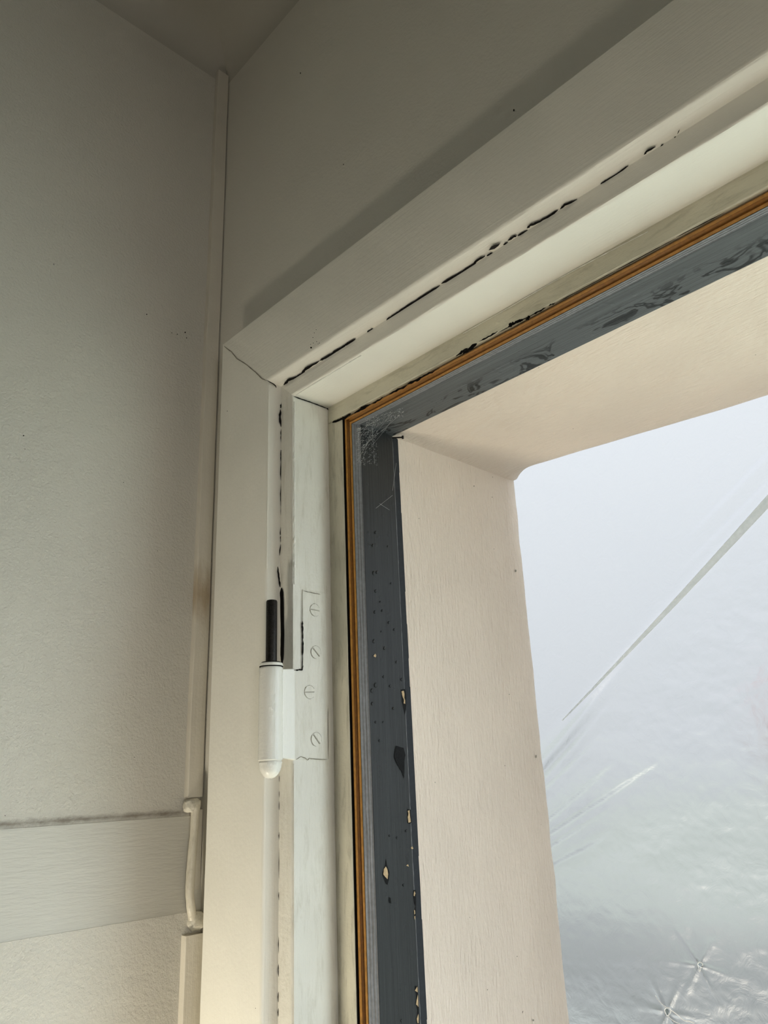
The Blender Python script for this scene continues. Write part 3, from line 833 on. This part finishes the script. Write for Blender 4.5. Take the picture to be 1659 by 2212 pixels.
for i in range(700):
    a = jambp() if rnd.random() < 0.7 else headp()
    thread(a, a + Vector((abs(rnd.gauss(0, 0.0008)), rnd.gauss(0, 0.0004), rnd.gauss(0, 0.0005))), 0.00003 + rnd.random() * 0.00006, 0.0)
for (ax, ay), (bx, by) in (((812, 1098), (848, 1070)), ((820, 1088), (842, 1102)), ((848, 1060), (856, 1000))):
    thread(at_x(ax, ay, XG + 0.0006), at_x(bx, by, XG + 0.0006), 0.00007, 0)
tag(link('cobweb', wv, wf, M['web']), 'wispy white cobweb in the top corner of the grey frame', 'cobweb')

# ------------------------------------------------------------------ plastic sheet outside
Y_P = 0.612
SHEET_R = -0.08
H1, H2 = at_y(1513, 2084, Y_P), at_y(1443, 2185, Y_P)
ds = at_y(1172, 1610, Y_P); de = at_y(1659, 1078, Y_P)
dirv = Vector((de.x - ds.x, de.z - ds.z)); dl = dirv.length; dirv /= dl
nrm = Vector((-dirv.y, dirv.x))           # towards upper left
fc = at_y(920, 2010, Y_P)
FOLDS = []
for a_, b_, w_, h_ in (((1160, 1648), (1370, 1415), 0.0032, 0.0022), ((1168, 1640), (1300, 1490), 0.0022, 0.0020), ((1168, 1685), (1320, 1520), 0.0024, 0.0030), ((1175, 1705), (1300, 1590), 0.0022, 0.0022),
                       ((1180, 1775), (1340, 1640), 0.0024, 0.0030), ((1188, 1802), (1440, 1640), 0.0026, 0.0034), ((1192, 1828), (1340, 1738), 0.0024, 0.0024), ((1198, 1868), (1330, 1800), 0.0024, 0.0018),
                       ((1660, 990), (1480, 1180), 0.0030, 0.0016), ((1665, 1045), (1460, 1255), 0.0024, 0.0012)):
    pa, pb = at_y(*a_, Y_P), at_y(*b_, Y_P)
    FOLDS.append(((pa.x, pa.z), (pb.x, pb.z), w_, h_))
def sheet_off(x, z):
    u = (x - ds.x) * dirv.x + (z - ds.z) * dirv.y
    v = (x - ds.x) * nrm.x + (z - ds.z) * nrm.y
    o = 0.008 * noise.noise(Vector((x * 3.0, z * 3.0, 2.0)))
    # folds fanning out from the pinned lower left, dying away to the right
    rx, rz = x - fc.x, z - fc.z
    rad = math.hypot(rx, rz); ang = math.atan2(rz, rx)
    w = ang * 26 + 1.5 * noise.noise(Vector((ang * 5, 3.0, 0)))
    k = abs(math.sin(w)) ** 0.6
    fade = math.exp(-max(0, rad - 0.14) / 0.045) * max(0, min(1, (ang - 0.15) / 0.3)) * max(0, min(1, (1.16 - ang) / 0.10))
    o += -0.0035 * (1 - k) * fade * (0.6 + 0.8 * noise.noise(Vector((ang * 9, 7.0, 0))))
    # the sheet steps back below the cord
    o += -0.003 / (1 + math.exp(max(-40, min(40, -v / 0.0016))))
    if v < 0:
        cr_ = noise.noise(Vector((u * 34 + v * 10, v * 34, 0.3))) + 0.6 * noise.noise(Vector((x * 80, z * 120, 4.3))) + 0.35 * noise.noise(Vector((x * 210, z * 260, 9.3)))
        o += 0.0010 * cr_ * min(1, -v / 0.04) * (1.0 if z > -0.05 else max(0.55, 1 + (z + 0.05) * 4))
    for (x0, z0), (x1, z1), w_, h_ in FOLDS:
        ex_, ez_ = x1 - x0, z1 - z0; l2 = ex_ * ex_ + ez_ * ez_
        t = ((x - x0) * ex_ + (z - z0) * ez_) / l2
        if -0.1 < t < 1.05:
            d_ = ((z - z0) * ex_ - (x - x0) * ez_) / math.sqrt(l2) * (1 if ex_ > 0 else -1)
            if -5 * w_ < d_ < w_:
                q_ = 1 + d_ / (5 * w_) if d_ < 0 else 1 - d_ / w_
                o += h_ * q_ * q_ * (3 - 2 * q_) * min(1, (1.05 - t) / 0.6)
    for hp_, aa in ((H1, 0.0022), (H2, 0.0026)):
        hx, hz_ = x - hp_.x, z - hp_.z
        hr = math.hypot(hx, hz_)
        if hr < 0.06:
            ha = math.atan2(hz_, hx)
            o += -aa * max(0, math.cos(ha * 6 + 2 * noise.noise(Vector((hp_.x * 50, ha * 0.5, 0))))) ** 4 * math.exp(-hr / 0.013) * min(1, hr / 0.002)
    return o
def sheet_fn(a, b):
    x = -0.60 + (SHEET_R + 0.60) * (a ** 1.2)
    z = 0.52 - 0.95 * b
    return Vector((x, Y_P + sheet_off(x, z), z))

m, nt, b = nodes('translucent_polythene')
nt.nodes.remove(b)
out = nt.nodes['Material Output']
g1 = pos_map(nt, (1, 1, 1))
tl = nt.nodes.new('ShaderNodeBsdfTranslucent'); tl.inputs['Color'].default_value = (0.194, 0.186, 0.180, 1)
rf = nt.nodes.new('ShaderNodeBsdfRefraction'); rf.inputs['Color'].default_value = (0.198, 0.188, 0.182, 1)
rf.inputs['Roughness'].default_value = 0.42; rf.inputs['IOR'].default_value = 1.18
gl = nt.nodes.new('ShaderNodeBsdfGlossy'); gl.inputs['Roughness'].default_value = 0.35
wr = tex_noise(nt, pos_map(nt, (1, 1, 1)), 70.0, 5, 0.6, 1.2)
bp = nt.nodes.new('ShaderNodeBump'); bp.inputs['Strength'].default_value = 0.20; bp.inputs['Distance'].default_value = 0.003
nt.links.new(wr, bp.inputs['Height'])
for s in (tl, rf, gl): nt.links.new(bp.outputs[0], s.inputs['Normal'])
mx = nt.nodes.new('ShaderNodeMixShader'); mx.inputs[0].default_value = 0.46
nt.links.new(tl.outputs[0], mx.inputs[1]); nt.links.new(rf.outputs[0], mx.inputs[2])
mx2 = nt.nodes.new('ShaderNodeMixShader'); mx2.inputs[0].default_value = 0.05
nt.links.new(mx.outputs[0], mx2.inputs[1]); nt.links.new(gl.outputs[0], mx2.inputs[2])
last = mx2.outputs[0]
ge = nt.nodes.new('ShaderNodeNewGeometry')
tr = nt.nodes.new('ShaderNodeBsdfTransparent')
for hpnt, rad in ((H1, 0.0028), (H2, 0.0026)):
    dn = nt.nodes.new('ShaderNodeVectorMath'); dn.operation = 'DISTANCE'
    sx = nt.nodes.new('ShaderNodeVectorMath'); sx.operation = 'MULTIPLY'; sx.inputs[1].default_value = (1, 0, 0.7)
    nt.links.new(ge.outputs['Position'], sx.inputs[0])
    nt.links.new(sx.outputs[0], dn.inputs[0]); dn.inputs[1].default_value = (hpnt.x, 0, (hpnt.z + Z0) * 0.7)
    wob = math_node(nt, 'MULTIPLY', tex_noise(nt, g1, 500.0, 2), rad * 1.2)
    f = math_node(nt, 'LESS_THAN', dn.outputs['Value'], wob)
    ms = nt.nodes.new('ShaderNodeMixShader')
    nt.links.new(f, ms.inputs[0]); nt.links.new(last, ms.inputs[1]); nt.links.new(tr.outputs[0], ms.inputs[2])
    last = ms.outputs[0]
nt.links.new(last, out.inputs['Surface'])
M['sheet'] = m
sh = grid('plastic_sheet', sheet_fn, 440, 620, M['sheet'], None, 180)
tag(sh, 'crinkled translucent white plastic sheet hung over the outside of the window', 'plastic sheet')
# the white puckered rims of two tears
M['rim'] = plain('stretched_plastic', (0.9, 0.92, 0.93), 0.4)
def on_sheet(px, py, lift=0.0012):
    p = at_y(px, py, Y_P); 
    for _ in range(3): p = at_y(px, py, Y_P + sheet_off(p.x, p.z) - lift)
    return p
def rim(pts, r):
    P = spline([on_sheet(x, y) for x, y in pts], 4)
    return tube('torn_rim', P, [r * (0.7 + 0.5 * abs(noise.noise(q * 400))) for q in P], M['rim'], sh, 5)
rim([(1507, 2082), (1512, 2078), (1518, 2083), (1515, 2090), (1509, 2086), (1507, 2083), (1510, 2092), (1512, 2098), (1514, 2091)], 0.00035)
rim([(1438, 2190), (1436, 2180), (1446, 2177), (1449, 2186), (1442, 2194), (1438, 2189)], 0.00035)
rim([(1447, 2180), (1462, 2191), (1470, 2198), (1480, 2205), (1490, 2206), (1500, 2211)], 0.00040)
rim([(1442, 2194), (1452, 2203), (1462, 2209), (1470, 2212)], 0.00032)
rim([(1446, 2178), (1434, 2172), (1422, 2160), (1416, 2150)], 0.00024)

# grey cord pressed against the sheet along the diagonal
m, nt, b = nodes('translucent_cord')
tl2 = nt.nodes.new('ShaderNodeBsdfTranslucent')
nt.links.new(ramp(nt, tex_noise(nt, pos_map(nt, (1, 1, 1)), 300.0, 2), [(0.3, (0.86, 0.89, 0.88)), (0.7, (0.97, 0.99, 0.98))]), tl2.inputs['Color'])
b.inputs['Base Color'].default_value = (0.8, 0.82, 0.81, 1)
ms = nt.nodes.new('ShaderNodeMixShader'); ms.inputs[0].default_value = 0.85
nt.links.new(b.outputs[0], ms.inputs[1]); nt.links.new(tl2.outputs[0], ms.inputs[2])
nt.links.new(ms.outputs[0], nt.nodes['Material Output'].inputs['Surface'])
M['cord'] = m
cp, crd = [], []
for k in range(70):
    t = k / 40
    px, py = 1215 + 505 * t, 1556 - 540 * t + (5 * math.sin(t * math.pi) if t < 1 else 0)
    r = 0.0005 + 0.0030 * min(1, t * 1.15)
    q = on_sheet(px, py, r + 0.0008)
    if q.x > SHEET_R - 0.012 or q.z > 0.50: break
    cp.append(q); crd.append(r)
tag(tube('cord', cp, crd, M['cord'], None, 10), 'thin grey cord stretched diagonally across the plastic sheet', 'cord')

# ------------------------------------------------------------------ beyond the sheet: lawn, hedge and a red shape, all blurred by the plastic
M['lawn'] = plain('lawn_grass', (0.33, 0.37, 0.30), 0.9, nscale=3.0, amp=0.4)
M['hedge'] = plain('hedge_leaves', (0.008, 0.010, 0.005), 0.9, nscale=6.0, amp=0.5, bs=0.8, bd=0.1)  # deep shade put into the leaf colour so the sheet's tears look dark
M['red'] = plain('red_roof_tiles', (0.42, 0.12, 0.11), 0.8, nscale=4.0, amp=0.2)
M['render'] = plain('pale_render', (0.62, 0.56, 0.45), 0.8, nscale=2.0, amp=0.1)
lw = grid('lawn', lambda u, v: Vector((-60 + 120 * u, 0.66 + 80 * v, -2.4)), 4, 4, M['lawn'])
tag(lw, 'green ground outside, blurred through the lower plastic sheet', 'lawn', kind='structure')
def hedge_fn(u, v):
    x = -9 + 12 * u; a = v * math.pi
    n = 0.25 * noise.noise(Vector((x * 1.3, a * 2, 0))) + 0.12 * noise.noise(Vector((x * 5, a * 6, 3)))
    return Vector((x, 6.6 - (0.9 + n) * math.cos(a), -2.4 + (0.75 + n * 0.6) * math.sin(a) ** 0.6))
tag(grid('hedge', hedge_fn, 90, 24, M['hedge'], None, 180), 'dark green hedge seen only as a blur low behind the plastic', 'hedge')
p = ray(1800, 1500); p = p * (17.0 / p.y)
hs = empty('house', (p.x, 17.0, -2.4))
tag(hs, 'red roofed house, a reddish blur behind the plastic at the right edge', 'house')
hx, hy = p.x, 17.0
box('house_wall', (hx - 2.2, hy, -2.4), (hx + 4.0, hy + 5, p.z - 0.5), M['render'], hs)
zr = p.z - 0.5
link('roof', [(hx - 2.5, hy - 0.4, zr), (hx + 4.3, hy - 0.4, zr), (hx + 4.3, hy + 5.4, zr), (hx - 2.5, hy + 5.4, zr), (hx - 1.6, hy + 2.5, zr + 2.4), (hx + 3.6, hy + 2.5, zr + 2.4)],
     [(0, 1, 5, 4), (1, 2, 5), (2, 3, 4, 5), (3, 0, 4), (0, 3, 2, 1)], M['red'], hs)
for wx in (-1.2, 1.4):
    box('house_window', (hx + wx, hy - 0.05, -1.4), (hx + wx + 1.0, hy + 0.02, -0.2), M['steel'], hs)
